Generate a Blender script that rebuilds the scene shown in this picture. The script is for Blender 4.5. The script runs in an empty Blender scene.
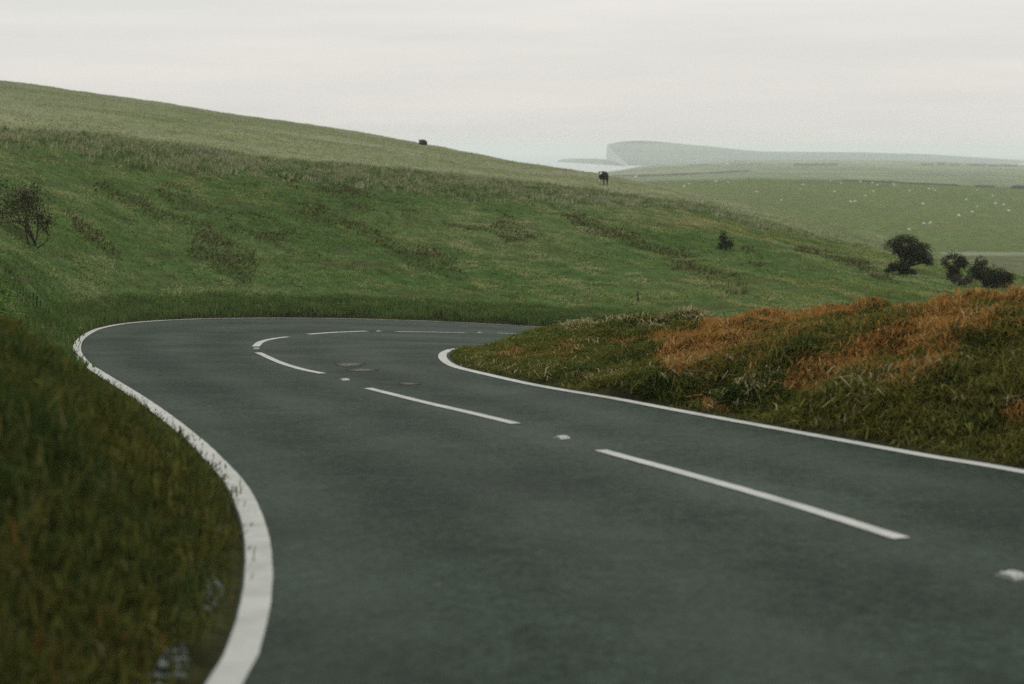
import bpy, math, random
import numpy as np
from mathutils import Vector, noise as mnoise
from mathutils.bvhtree import BVHTree

random.seed(7)
rng = np.random.default_rng(7)
C = bpy.context.scene
COL = C.collection
R = math.radians

# ------------------------------------------------------------------ camera
FPX = 1422.0            # focal length in pixels (50 mm on 36 mm, 1024 px wide)
HOR = 150.0             # horizon row of the photograph
EYE = 1.65
cam_d = bpy.data.cameras.new('camera')
cam = bpy.data.objects.new('camera', cam_d)
COL.objects.link(cam)
cam.location = (0, 0, EYE)
cam.rotation_euler = (R(90), 0, 0)
cam_d.sensor_width = 36.0
cam_d.lens = FPX / 1024 * 36.0
cam_d.shift_y = -(342 - HOR) / 1024
cam_d.clip_start = 0.1
cam_d.clip_end = 60000
cam_d.dof.use_dof = True
cam_d.dof.focus_distance = 27.0
cam_d.dof.aperture_fstop = 1.45
C.camera = cam

# ------------------------------------------------------------------ world, sun, exposure
SUN_EL, SUN_AZ = R(44), R(8)      # azimuth from +Y towards +X
w = bpy.data.worlds.new('World')
C.world = w
w.use_nodes = True
nt = w.node_tree
nt.nodes.clear()
def N(tree, typ, **kw):
    n = tree.nodes.new(typ)
    for k, v in kw.items():
        if k in n.inputs.keys():
            n.inputs[k].default_value = v
        else:
            setattr(n, k, v)
    return n
L = nt.links.new
out = N(nt, 'ShaderNodeOutputWorld')
sky = N(nt, 'ShaderNodeTexSky')
sky.sky_type = 'NISHITA'
sky.sun_disc = False
sky.sun_elevation = SUN_EL
sky.sun_rotation = SUN_AZ
sky.air_density = 1.5
sky.dust_density = 3.0
bg1 = N(nt, 'ShaderNodeBackground', Strength=0.10)
L(sky.outputs[0], bg1.inputs[0])
tc = N(nt, 'ShaderNodeTexCoord')
sep = N(nt, 'ShaderNodeSeparateXYZ')
L(tc.outputs['Generated'], sep.inputs[0])
mp = N(nt, 'ShaderNodeMapping')
mp.inputs['Scale'].default_value = (2.2, 2.2, 26)
mp.inputs['Rotation'].default_value = (0, R(2.0), 0)
L(tc.outputs['Generated'], mp.inputs[0])
nz = N(nt, 'ShaderNodeTexNoise', Scale=1.6, Detail=5.0, Roughness=0.55)
L(mp.outputs[0], nz.inputs['Vector'])
rp = N(nt, 'ShaderNodeValToRGB')
rp.color_ramp.elements[0].position = 0.36
rp.color_ramp.elements[0].color = (0.690, 0.695, 0.677, 1)
rp.color_ramp.elements[1].position = 0.64
rp.color_ramp.elements[1].color = (0.780, 0.756, 0.733, 1)
L(nz.outputs['Fac'], rp.inputs[0])
gain = N(nt, 'ShaderNodeMapRange')
gain.inputs['From Min'].default_value = 0.0
gain.inputs['From Max'].default_value = 0.9
gain.inputs['To Min'].default_value = 0.98
gain.inputs['To Max'].default_value = 1.7
L(sep.outputs['Z'], gain.inputs['Value'])
bg2 = N(nt, 'ShaderNodeBackground')
L(rp.outputs[0], bg2.inputs[0])
L(gain.outputs[0], bg2.inputs[1])
mixw = N(nt, 'ShaderNodeMixShader')
mixw.inputs[0].default_value = 0.93
L(bg1.outputs[0], mixw.inputs[1])
L(bg2.outputs[0], mixw.inputs[2])
L(mixw.outputs[0], out.inputs['Surface'])

sd = bpy.data.lights.new('sun', 'SUN')
sd.energy = 1.5
sd.angle = R(10)
sd.color = (1.0, 0.95, 0.87)
sun = bpy.data.objects.new('sun', sd)
COL.objects.link(sun)
to_sun = Vector((math.sin(SUN_AZ) * math.cos(SUN_EL), math.cos(SUN_AZ) * math.cos(SUN_EL), math.sin(SUN_EL)))
sun.rotation_euler = to_sun.to_track_quat('Z', 'Y').to_euler()

C.view_settings.view_transform = 'Standard'
C.view_settings.look = 'None'
C.view_settings.exposure = 0.0
C.view_settings.gamma = 1.0
C.view_settings.use_curve_mapping = False
C.render.engine = 'CYCLES'
C.cycles.max_bounces = 6
C.cycles.diffuse_bounces = 3
C.cycles.glossy_bounces = 2
C.cycles.transmission_bounces = 3
C.cycles.transparent_max_bounces = 6
C.cycles.volume_bounces = 1
C.cycles.use_denoising = False

# ------------------------------------------------------------------ geometry helpers
def softplus(t):
    return np.logaddexp(0, t)
def sig(t):
    return 1 / (1 + np.exp(-t))
def zroad(x, y):
    """Height of the road surface: falling away ahead, steeper past the bend, with crossfall to the right there."""
    x = np.asarray(x, float); y = np.asarray(y, float)
    z = -0.0703 * y - 0.02 * 3 * softplus((y - 22) / 3)
    return z - 0.054 * 2 * softplus((x + 7) / 2) * sig((y - 30) / 2.5)
def P(px, py, Y):
    return np.array([(px - 512) / FPX * Y, Y, EYE - (py - HOR) / FPX * Y])
def on_road(px, py):
    lo, hi = 2.0, 80.0
    f = lambda Y: (EYE - (py - HOR) / FPX * Y) - float(zroad((px - 512) / FPX * Y, Y))
    prev = lo
    Y = lo
    while Y < hi:                       # first crossing along the sight line
        if f(Y) < 0:
            a, b = prev, Y
            for _ in range(50):
                m = (a + b) / 2
                if f(m) < 0: b = m
                else: a = m
            return np.array([(px - 512) / FPX * a, a])
        prev = Y
        Y += 0.25
    return np.array([(px - 512) / FPX * 45, 45.0])
def project(p):
    p = np.asarray(p)
    Y = np.maximum(p[..., 1], 0.3)
    return 512 + p[..., 0] / Y * FPX, HOR + (EYE - p[..., 2]) / Y * FPX

def smooth_curve(pts, n=8):
    """Catmull-Rom through pts (k, d) -> ((k-1)*n+1, d)"""
    p = np.asarray(pts, float)
    p = np.vstack([2 * p[0] - p[1], p, 2 * p[-1] - p[-2]])
    o = []
    for i in range(1, len(p) - 2):
        for j in range(n):
            t = j / n
            a, b, c, d = p[i - 1], p[i], p[i + 1], p[i + 2]
            o.append(0.5 * (2 * b + (c - a) * t + (2 * a - 5 * b + 4 * c - d) * t * t + (3 * b - a - 3 * c + d) * t ** 3))
    o.append(p[-2])
    return np.array(o)
def normals2d(c):
    d = np.gradient(c, axis=0)
    d /= np.linalg.norm(d, axis=1)[:, None] + 1e-9
    return np.stack([-d[:, 1], d[:, 0]], 1)       # left of the direction of travel
def vnoise(x, y, seed=0):
    """numpy value noise in 0..1"""
    x = np.asarray(x, float); y = np.asarray(y, float)
    xi = np.floor(x).astype(np.int64); yi = np.floor(y).astype(np.int64)
    xf = x - xi; yf = y - yi
    def h(a, b):
        v = np.sin(a * 127.1 + b * 311.7 + seed * 74.7) * 43758.5453
        return v - np.floor(v)
    u = xf * xf * (3 - 2 * xf); v = yf * yf * (3 - 2 * yf)
    return (h(xi, yi) * (1 - u) + h(xi + 1, yi) * u) * (1 - v) + (h(xi, yi + 1) * (1 - u) + h(xi + 1, yi + 1) * u) * v
def fbm(x, y, seed=0, oct=4):
    s = 0; a = 0.5; t = 0
    for k in range(oct):
        s = s + a * vnoise(x * 2 ** k, y * 2 ** k, seed + k); t += a; a *= 0.5
    return s / t
def sstep(a, b, x):
    t = np.clip((x - a) / (b - a), 0, 1)
    return t * t * (3 - 2 * t)

def raw_mesh(name, verts, faces_flat, starts, totals, mat=None, smooth=False):
    me = bpy.data.meshes.new(name)
    verts = np.asarray(verts, np.float32)
    me.vertices.add(len(verts)); me.vertices.foreach_set('co', verts.ravel())
    me.loops.add(len(faces_flat)); me.loops.foreach_set('vertex_index', np.asarray(faces_flat, np.int32))
    me.polygons.add(len(starts)); me.polygons.foreach_set('loop_start', np.asarray(starts, np.int32))
    me.polygons.foreach_set('loop_total', np.asarray(totals, np.int32))
    if smooth:
        me.polygons.foreach_set('use_smooth', np.ones(len(starts), bool))
    me.update(calc_edges=True)
    if mat: me.materials.append(mat)
    return me
def obj(name, me, parent=None):
    o = bpy.data.objects.new(name, me)
    COL.objects.link(o)
    if parent: o.parent = parent
    return o
def grid_mesh(name, G, mat, uv=None):
    """G (r, c, 3) -> smooth quad sheet, with a UV map (metres or pattern coordinates)"""
    r, c, _ = G.shape
    idx = np.arange(r * c).reshape(r, c)
    q = np.stack([idx[:-1, :-1], idx[:-1, 1:], idx[1:, 1:], idx[1:, :-1]], -1).reshape(-1, 4)
    me = raw_mesh(name, G.reshape(-1, 3), q.ravel(), np.arange(len(q)) * 4, np.full(len(q), 4), mat, True)
    if uv is not None:
        l = me.uv_layers.new(name='pattern')
        l.data.foreach_set('uv', uv.reshape(-1, 2)[q.ravel()].astype(np.float32).ravel())
    return me
def poly_mesh(name, verts, faces, mat, smooth=False):
    me = bpy.data.meshes.new(name)
    me.from_pydata([tuple(v) for v in verts], [], [tuple(f) for f in faces])
    if mat: me.materials.append(mat)
    if smooth:
        for p in me.polygons: p.use_smooth = True
    me.update()
    return me
def tag(o, label=None, cat=None, group=None, kind=None):
    if label: o['label'] = label
    if cat: o['category'] = cat
    if group: o['group'] = group
    if kind: o['kind'] = kind
    return o
def empty(name, loc, rz=0):
    o = bpy.data.objects.new(name, None)
    COL.objects.link(o)
    o.location = loc
    o.rotation_euler = (0, 0, rz)
    return o

# ------------------------------------------------------------------ materials
def material(name):
    m = bpy.data.materials.new(name)
    m.use_nodes = True
    t = m.node_tree
    b = t.nodes['Principled BSDF']
    b.inputs['Roughness'].default_value = 0.9
    b.inputs['Specular IOR Level'].default_value = 0.25
    return m, t, b
def ramp(t, stops):
    r = N(t, 'ShaderNodeValToRGB')
    e = r.color_ramp.elements
    while len(e) < len(stops): e.new(0.5)
    for k, (p, c) in enumerate(stops):
        e[k].position = p; e[k].color = (*c, 1)
    return r
def noise_col(t, vec, scale, stops, detail=6, rough=0.6, dist=0.0):
    n = N(t, 'ShaderNodeTexNoise', Scale=scale, Detail=detail, Roughness=rough, Distortion=dist)
    if vec is not None: t.links.new(vec, n.inputs['Vector'])
    r = ramp(t, stops)
    t.links.new(n.outputs['Fac'], r.inputs[0])
    return r.outputs[0], n.outputs['Fac']
def mixc(t, fac, a, b, mode='MIX'):
    m = N(t, 'ShaderNodeMix', data_type='RGBA', blend_type=mode)
    for s, v in ((0, fac), (6, a), (7, b)):
        if hasattr(v, 'links') or hasattr(v, 'is_linked'): t.links.new(v, m.inputs[s])
        else: m.inputs[s].default_value = v if s == 0 else (*v, 1)
    return m.outputs[2]
def bump(t, b, h, strength, dist):
    n = N(t, 'ShaderNodeBump', Strength=strength, Distance=dist)
    t.links.new(h, n.inputs['Height'])
    t.links.new(n.outputs[0], b.inputs['Normal'])
def plain(name, col, rough=0.8, spec=0.3, scale=12, var=0.35):
    m, t, b = material(name)
    tcn = N(t, 'ShaderNodeTexCoord')
    c, f = noise_col(t, tcn.outputs['Object'], scale, [(0.3, tuple(x * (1 - var) for x in col)), (0.7, tuple(x * (1 + var) for x in col))])
    t.links.new(c, b.inputs['Base Color'])
    b.inputs['Roughness'].default_value = rough
    b.inputs['Specular IOR Level'].default_value = spec
    return m

# asphalt
m_asphalt, t, b = material('asphalt')
g = N(t, 'ShaderNodeNewGeometry')
c1, f1 = noise_col(t, g.outputs['Position'], 0.55, [(0.32, (0.0125, 0.0215, 0.0160)), (0.68, (0.0225, 0.0365, 0.0275))], 4, 0.5)
c2, f2 = noise_col(t, g.outputs['Position'], 70, [(0.34, (0.30, 0.30, 0.30)), (0.66, (1.75, 1.75, 1.7))], 3, 0.8)
c3, f3 = noise_col(t, g.outputs['Position'], 3.2, [(0.3, (0.58, 0.62, 0.62)), (0.72, (1.42, 1.36, 1.32))], 8, 0.78)
cc = mixc(t, 1.0, c1, c2, 'MULTIPLY')
cc = mixc(t, 1.0, cc, c3, 'MULTIPLY')
c4, f4 = noise_col(t, g.outputs['Position'], 17, [(0.34, (0.55, 0.57, 0.57)), (0.66, (1.5, 1.46, 1.42))], 4, 0.7)
cc = mixc(t, 1.0, cc, c4, 'MULTIPLY')
# wheel tracks worn paler along the lanes (UV: across 0..1, along metres)
uvn = N(t, 'ShaderNodeUVMap', uv_map='pattern')
sp = N(t, 'ShaderNodeSeparateXYZ'); t.links.new(uvn.outputs[0], sp.inputs[0])
wv = N(t, 'ShaderNodeMath', operation='SINE')
mm = N(t, 'ShaderNodeMath', operation='MULTIPLY'); mm.inputs[1].default_value = 6.283 * 4
t.links.new(sp.outputs[0], mm.inputs[0]); t.links.new(mm.outputs[0], wv.inputs[0])
wr = N(t, 'ShaderNodeMapRange'); t.links.new(wv.outputs[0], wr.inputs[0])
wr.inputs[1].default_value = -1; wr.inputs[2].default_value = 1; wr.inputs[3].default_value = 0.0; wr.inputs[4].default_value = 0.55
nm = N(t, 'ShaderNodeMath', operation='MULTIPLY'); t.links.new(wr.outputs[0], nm.inputs[0]); t.links.new(f1, nm.inputs[1])
cc = mixc(t, nm.outputs[0], cc, (0.052, 0.067, 0.053))
t.links.new(cc, b.inputs['Base Color'])
b.inputs['Roughness'].default_value = 0.5
b.inputs['Specular IOR Level'].default_value = 0.05
bump(t, b, f2, 0.5, 0.006)
db = N(t, 'ShaderNodeBsdfDiffuse')
t.links.new(cc, db.inputs['Color'])
ms = N(t, 'ShaderNodeMixShader'); ms.inputs[0].default_value = 0.42
t.links.new(db.outputs[0], ms.inputs[1]); t.links.new(b.outputs[0], ms.inputs[2])
t.links.new(ms.outputs[0], t.nodes['Material Output'].inputs['Surface'])

# road paint, scuffed
m_paint, t, b = material('road_paint')
g = N(t, 'ShaderNodeNewGeometry')
c1, f1 = noise_col(t, g.outputs['Position'], 3.5, [(0.3, (0.27, 0.285, 0.265)), (0.6, (0.36, 0.37, 0.345))], 6, 0.65)
c2, f2 = noise_col(t, g.outputs['Position'], 38, [(0.22, (0.45, 0.45, 0.44)), (0.40, (1, 1, 1))], 5, 0.75)
t.links.new(mixc(t, 1.0, c1, c2, 'MULTIPLY'), b.inputs['Base Color'])
b.inputs['Specular IOR Level'].default_value = 0.04
b.inputs['Roughness'].default_value = 0.7
bump(t, b, f2, 0.3, 0.003)
m_wear, t, b = material('worn_asphalt')
g = N(t, 'ShaderNodeNewGeometry')
c1, f1 = noise_col(t, g.outputs['Position'], 22, [(0.34, (0.06, 0.07, 0.056)), (0.72, (0.23, 0.205, 0.165))], 5, 0.7)
at_ = N(t, 'ShaderNodeAttribute', attribute_name='wear')
t.links.new(mixc(t, at_.outputs['Fac'], (0.038, 0.051, 0.041), c1), b.inputs['Base Color'])
b.inputs['Specular IOR Level'].default_value = 0.0

# turf ground under the blades
def turf(name, stops, scale, streak=None, bumpd=0.15, fine=3.0):
    m, t, b = material(name)
    b.inputs['Specular IOR Level'].default_value = 0.0
    g = N(t, 'ShaderNodeNewGeometry')
    c1, f1 = noise_col(t, g.outputs['Position'], scale, stops, 6, 0.6)
    c2, f2 = noise_col(t, g.outputs['Position'], fine, [(0.28, (0.42, 0.42, 0.42)), (0.72, (1.5, 1.5, 1.45))], 6, 0.75)
    cc = mixc(t, 1.0, c1, c2, 'MULTIPLY')
    if streak:
        u = N(t, 'ShaderNodeUVMap', uv_map='pattern')
        mpn = N(t, 'ShaderNodeMapping'); mpn.inputs['Scale'].default_value = streak[0]
        t.links.new(u.outputs[0], mpn.inputs[0])
        c3, f3 = noise_col(t, mpn.outputs[0], 1.0, [(streak[2], (0, 0, 0)), (streak[3], (1, 1, 1))], 4, 0.6)
        cc = mixc(t, c3, cc, streak[1])
    t.links.new(cc, b.inputs['Base Color'])
    bump(t, b, f2, 0.8, bumpd)
    return m
m_hill = turf('hill_turf', [(0.3, (0.040, 0.074, 0.022)), (0.5, (0.058, 0.094, 0.032)), (0.7, (0.080, 0.110, 0.044))], 0.09, ((0.05, 0.4, 1), (0.06, 0.052, 0.028), 0.5, 0.75), 0.2, 1.6)
m_dry = turf('dry_turf', [(0.3, (0.10, 0.135, 0.055)), (0.5, (0.15, 0.175, 0.085)), (0.7, (0.21, 0.215, 0.12))], 0.06, None, 0.12, 1.2)
m_soil = turf('bank_soil', [(0.3, (0.022, 0.022, 0.012)), (0.7, (0.045, 0.048, 0.02))], 0.8, None, 0.05, 9)
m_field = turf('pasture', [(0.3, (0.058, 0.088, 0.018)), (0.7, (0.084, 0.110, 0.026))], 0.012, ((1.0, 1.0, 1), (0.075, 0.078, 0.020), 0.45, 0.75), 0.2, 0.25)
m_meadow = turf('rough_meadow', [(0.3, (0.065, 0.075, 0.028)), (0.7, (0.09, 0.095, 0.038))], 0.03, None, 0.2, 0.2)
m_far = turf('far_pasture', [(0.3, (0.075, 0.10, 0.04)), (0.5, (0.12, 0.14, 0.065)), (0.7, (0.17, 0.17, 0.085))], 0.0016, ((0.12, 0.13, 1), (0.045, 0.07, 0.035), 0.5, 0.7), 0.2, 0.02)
m_down = turf('distant_downland', [(0.35, (0.012, 0.035, 0.030)), (0.65, (0.07, 0.10, 0.07))], 0.0022, None, 0.2, 0.01)
m_chalk = plain('chalk', (0.22, 0.235, 0.23), 0.9, 0.2, 0.01, 0.1)
m_track = plain('chalk_track', (0.098, 0.115, 0.046), 0.9, 0.2, 0.05, 0.15)

m_sea, t, b = material('sea_water')
b.inputs['Base Color'].default_value = (0.10, 0.15, 0.15, 1)
b.inputs['Roughness'].default_value = 0.25
b.inputs['Specular IOR Level'].default_value = 0.5
g = N(t, 'ShaderNodeNewGeometry')
_, fw = noise_col(t, g.outputs['Position'], 0.05, [(0, (0, 0, 0)), (1, (1, 1, 1))], 4, 0.6)
bump(t, b, fw, 0.3, 2.0)

# blades of grass: colour carried per plant
def blade_mat(name, transl=0.3, up=True):
    m, t, b = material(name)
    a = N(t, 'ShaderNodeAttribute', attribute_name='tint')
    t.links.new(a.outputs['Color'], b.inputs['Base Color'])
    b.inputs['Roughness'].default_value = 0.8
    b.inputs['Specular IOR Level'].default_value = 0.0
    g = N(t, 'ShaderNodeNewGeometry')
    s1 = N(t, 'ShaderNodeVectorMath', operation='SCALE'); s1.inputs[3].default_value = 0.8
    t.links.new(g.outputs['Normal'], s1.inputs[0])
    s2 = N(t, 'ShaderNodeVectorMath', operation='ADD'); s2.inputs[1].default_value = (0, 0, 0.6)
    t.links.new(s1.outputs[0], s2.inputs[0])
    s3 = N(t, 'ShaderNodeVectorMath', operation='NORMALIZE')
    t.links.new(s2.outputs[0], s3.inputs[0])
    if up: t.links.new(s3.outputs[0], b.inputs['Normal'])
    tr = N(t, 'ShaderNodeBsdfTranslucent')
    t.links.new(a.outputs['Color'], tr.inputs['Color'])
    mx = N(t, 'ShaderNodeMixShader'); mx.inputs[0].default_value = transl
    t.links.new(b.outputs[0], mx.inputs[1]); t.links.new(tr.outputs[0], mx.inputs[2])
    t.links.new(mx.outputs[0], t.nodes['Material Output'].inputs['Surface'])
    return m
m_blade = blade_mat('grass_blade', 0.24)

# ------------------------------------------------------------------ the road
left_px = [(225, 684), (248.5, 634), (258, 587), (258, 546), (251, 516), (237.5, 487), (215.5, 461), (187, 434), (145, 402), (101, 374),
           (85, 363), (77, 351), (80, 340), (90.5, 332.5), (102, 328), (125, 323.7), (160, 320.7), (200, 319), (250, 318.2), (300, 318.1),
           (350, 318.8), (400, 320.2), (450, 322), (500, 324.6), (540, 327)]
left_pre = [(-4.2, -14), (-2.7, -8), (-1.75, -3), (-1.30, 0.5), (-1.105, 3.6)]
LW = [np.array(p, float) for p in left_pre] + [on_road(*p) for p in left_px]
d = LW[-1] - LW[-2]; d /= np.linalg.norm(d)
ext = [(4.0, 0.5), (9, 1.0), (16, 2), (26, 4), (39, 8), (56, 14)]
end = LW[-1]
for a, bb in ext:
    LW.append(end + d * a + np.array([d[1], -d[0]]) * bb * 0.0 + np.array([bb * 0.25, 0]))
LW = np.array(LW)                       # 36 points: outer edge line of the road
right_px = [(1024, 472.3), (932, 457), (848, 441.8), (764, 426.5), (680, 411.2), (614, 398.7), (568, 391.2), (527, 383.7), (486, 374.5),
            (457.5, 367.5), (446, 361.8), (442.3, 356), (446.5, 351.5), (457, 348.8)]
right_pre = [(3.6, -14), (5.2, -7), (6.3, 0.0), (6.1, 4.2), (5.1, 7.8)]
RW = [np.array(p, float) for p in right_pre] + [on_road(*p) for p in right_px]
e0 = RW[-1]
# hidden stretch behind the right bank: runs parallel to the outer edge
nL = normals2d(LW)
RW += [np.array(q) for q in ((-0.6, 27.0), (0.4, 29.2), (2.4, 32.0), (5.6, 35.0), (11, 36.6), (18, 36.0), (28, 33.8), (40, 31), (56, 28))]
RW = np.array(RW)
print('left', np.round(LW[5:], 1).tolist())
print('right', np.round(RW, 1).tolist())

Lc = smooth_curve(LW, 10)
Rc = smooth_curve(RW, 14)
def resample(c, n, w=None):
    s = np.r_[0, np.cumsum(np.linalg.norm(np.diff(c, axis=0), axis=1))]
    q = np.linspace(0, s[-1], n)
    return np.stack([np.interp(q, s, c[:, k]) for k in range(c.shape[1])], 1), q
# pair the two edges piecewise so the loft follows the bend
def cut(c, marks, counts):
    s = np.r_[0, np.cumsum(np.linalg.norm(np.diff(c, axis=0), axis=1))]
    q = np.concatenate([np.linspace(s[marks[i]], s[marks[i + 1]], counts[i], endpoint=(i == len(counts) - 1)) for i in range(len(counts))])
    return np.stack([np.interp(q, s, c[:, k]) for k in range(2)], 1)
def nearest(c, p):
    return int(np.argmin(np.linalg.norm(c - np.asarray(p), axis=1)))
lm = [0, nearest(Lc, LW[5]), nearest(Lc, LW[11]), nearest(Lc, LW[15]), nearest(Lc, LW[22]), nearest(Lc, LW[28]), len(Lc) - 1]
rm = [0, nearest(Rc, RW[3]), nearest(Rc, RW[8]), nearest(Rc, RW[14]), nearest(Rc, RW[17]), nearest(Rc, RW[18]), len(Rc) - 1]
cnt = [40, 60, 60, 70, 50, 60]
la = cut(Lc + normals2d(Lc) * 0.085, lm, cnt)
ra = cut(Rc - normals2d(Rc) * 0.12, rm, cnt)
M = 41
tt = np.linspace(0, 1, M)
XY = la[:, None, :] * (1 - tt)[None, :, None] + ra[:, None, :] * tt[None, :, None]
Z = zroad(XY[..., 0], XY[..., 1])
Gr = np.concatenate([XY, Z[..., None]], -1)
mid = (la + ra) / 2
sm = np.r_[0, np.cumsum(np.linalg.norm(np.diff(mid, axis=0), axis=1))]
uv = np.stack(np.broadcast_arrays(tt[None, :], sm[:, None]), -1)
road = tag(obj('road', grid_mesh('road', Gr, m_asphalt, uv)), 'grey green asphalt road curving left then right behind the bank', None, None, 'structure')

def ribbon(name, c2, width, mat, lift, wob=0.0, parent=None):
    n = normals2d(c2)
    hw = np.broadcast_to(width, (len(c2),)) / 2
    k = np.arange(len(c2))
    wl = hw + wob * (rng.random(len(c2)) - .5); wr_ = hw + wob * (rng.random(len(c2)) - .5)
    a = c2 + n * wl[:, None]; bq = c2 - n * wr_[:, None]
    G = np.stack([a, c2, bq], 1)
    z = zroad(G[..., 0], G[..., 1]) + lift
    return obj(name, grid_mesh(name, np.concatenate([G, z[..., None]], -1), mat), parent)
lr, _ = resample(Lc, 900)
ribbon('edge_line', lr, 0.138 + .09 * sstep(34, 44, lr[:, 1]), m_paint, 0.006, 0.004, road)
rr, _ = resample(Rc, 700)
ribbon('edge_line', rr, 0.135, m_paint, 0.006, 0.005, road)
dashes = [[(600, 450.5), (700, 478), (800, 507), (902, 539)],
          [(368, 388.5), (420, 401.5), (470, 413), (516, 424)],
          [(258, 352.8), (279, 362.3), (301, 369.2), (322.5, 373.8)],
          [(255.6, 346.8), (261.7, 341.8), (274, 338.8), (287.4, 337)],
          [(308, 334.4), (335, 332.5), (366.5, 331.2)],
          [(396, 331.7), (430, 332.2), (465.5, 333)],
          [(497.7, 333.2), (530, 334.5), (560, 336)]]
for di, dl in enumerate(dashes):
    c2 = smooth_curve([on_road(*p) for p in dl], 12)
    ribbon('centre_dash', c2, 0.112 if di < 3 else (0.14 if di == 3 else 0.18), m_paint, 0.006, 0.006, road)
# pale scuffed smears between the lanes, worn thin towards their rims
def patch(px_pts):
    c2 = np.array([on_road(*p) for p in px_pts])
    cen = c2.mean(0)
    ring = smooth_curve(np.vstack([c2, c2[:1]]), 6)[:-1]
    n = len(ring)
    V, T = [], []
    for f, k_ in ((0, 1.0), (.45, .8), (.75, .45), (1.0, 0.0)):
        for j in range(n):
            q = cen + (ring[j] - cen) * f * (1 + (random.random() - .5) * .6)
            V.append((q[0], q[1], float(zroad(*q)) + 0.004)); T.append(k_ * random.uniform(.55, 1))
    F = [(l * n + j, l * n + (j + 1) % n, (l + 1) * n + (j + 1) % n, (l + 1) * n + j) for l in range(3) for j in range(n)]
    me = poly_mesh('worn_patch', V, F, m_wear)
    at = me.attributes.new('wear', 'FLOAT', 'POINT')
    at.data.foreach_set('value', np.array(T, np.float32))
    obj('worn_patch', me, road)
patch([(331, 364), (348, 362.6), (364, 363), (362, 365.4), (346, 367.2)])
patch([(346, 370), (362, 368.2), (376, 369.5), (372, 371.3), (352, 371.6)])
patch([(398, 383), (412, 382.6), (419, 384.3), (404, 385)])

# ------------------------------------------------------------------ near hill: one sheet from the outer road edge over the ridge
n_col = len(LW)
nrm = normals2d(LW)
zr = zroad(LW[:, 0], LW[:, 1])
Cd = np.interp(np.arange(n_col), [0, 5, 10, 11, 12, 13, 14, 15, 16, 17, 18, 19, 21, 35], [1.9, 1.6, 1.55, 1.5, 1.4, 1.1, .85, .75, .85, .8, .7, .65, .65, .7])
Ch = np.interp(np.arange(n_col), [0, 5, 10, 11, 12, 13, 14, 15, 16, 17, 18, 19, 21, 28, 35], [1.1, 1.16, 1.14, 1.04, .86, .58, .36, .20, .16, .18, .19, .20, .20, .18, .18])
strip = np.interp(np.arange(n_col), [0, 5, 8, 10, 12, 35], [.25, .23, .15, .10, .08, .07])
E0 = np.column_stack([LW - nrm * 0.05, zr - 0.08])
E1 = np.column_stack([LW + nrm * 0.09, zr - 0.012])
E2 = np.column_stack([LW + nrm * (0.09 + strip)[:, None], zr + 0.03])
Cc = np.column_stack([LW + nrm * (Cd + strip * .6)[:, None], zr + Ch])
def row(spec):
    ks = sorted(spec)
    pts = np.array([spec[k] for k in ks], float)
    cur = smooth_curve(pts, 10)
    kk = np.interp(np.linspace(0, len(ks) - 1, len(cur)), np.arange(len(ks)), ks)
    return np.stack([np.interp(np.arange(n_col), kk, cur[:, j]) for j in range(3)], 1)
K = row({0: (-30, -25, 4), 5: (-35, 0, 3.8), 8: (-37, 12, 3.6), 11: (-38, 28, 3.4), 13: (-36, 45, 3.2), 14: P(-200, 118, 62), 15: P(-80, 126, 72),
         16: P(0, 133, 80), 18: P(80, 138, 86), 20: P(150, 148, 90), 22: P(230, 155, 95), 24: P(320, 164, 101), 26: P(420, 174, 106), 28: P(520, 185, 110),
         29: P(578, 191, 111), 30: P(640, 201, 113), 31: P(695, 207, 116), 32: P(740, 218.5, 121), 33: P(800, 235, 128), 34: P(880, 254, 138), 35: P(990, 284, 150)})
Sk = row({0: (-150, -30, 16), 5: (-160, 50, 16), 8: (-155, 110, 16), 11: (-140, 165, 16), 13: P(-300, 55, 208), 14: P(-200, 58, 215), 15: P(-90, 69, 218),
          16: P(0, 80, 220), 18: P(80, 90.5, 222), 20: P(158, 102, 224), 22: P(237, 114.5, 224), 24: P(320, 126, 224), 26: P(423, 144, 222), 28: P(520, 162, 200),
          29: P(564, 168, 186), 30: P(608, 175, 168), 31: P(637, 181, 162), 32: P(681, 191, 158), 33: P(780, 212, 160), 34: P(881, 235, 168), 35: P(1000, 272, 178)})
B1 = Sk + np.array([0, 60, -9.0]) + np.column_stack([np.clip(-Sk[:, 0], 0, 200) * -.1, np.zeros(n_col), np.zeros(n_col)])
B2 = Sk + np.array([0, 420, 0]); B2[:, 2] = -40; B2[:, 0] *= 1.6
B3 = Sk + np.array([0, 700, 0]); B3[:, 2] = -52; B3[:, 0] *= 2.2
rows = [E0, E1, E2, Cc, K, Sk, B1, B2, B3]
ncols = (n_col - 1) * 12 + 1
rows = [smooth_curve(r_, 12) for r_ in rows]
segs = [2, 4, 16, 90, 60, 6, 5, 3]
vv = []
for i, n in enumerate(segs):
    f = np.linspace(0, 1, n, endpoint=(i == len(segs) - 1))
    vv += [(i, x) for x in f]
G = np.zeros((len(vv), ncols, 3)); RV = np.zeros(len(vv))
for k, (i, x) in enumerate(vv):
    x2 = x
    if i == 2: x2 = x ** 0.85
    if i == 4: x2 = x ** 1.25                       # spend more rows near the break
    G[k] = rows[i] * (1 - x2) + rows[i + 1] * x2
    if i == 2: G[k, :, 2] += (rows[3][:, 2] - rows[2][:, 2]) * np.interp(np.arange(ncols) / 12, [0, 8, 11, 15, 18, 35], [.2, .15, -.05, -.05, .2, .2]) * math.sin(math.pi * x2)
    if i == 3:                                       # slightly hollow slope
        G[k, :, 2] -= 0.35 * math.sin(math.pi * x2)
    RV[k] = i + x
# rounding at the skyline
ks = [k for k, (i, x) in enumerate(vv) if i == 4 and x > 0.75]
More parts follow.
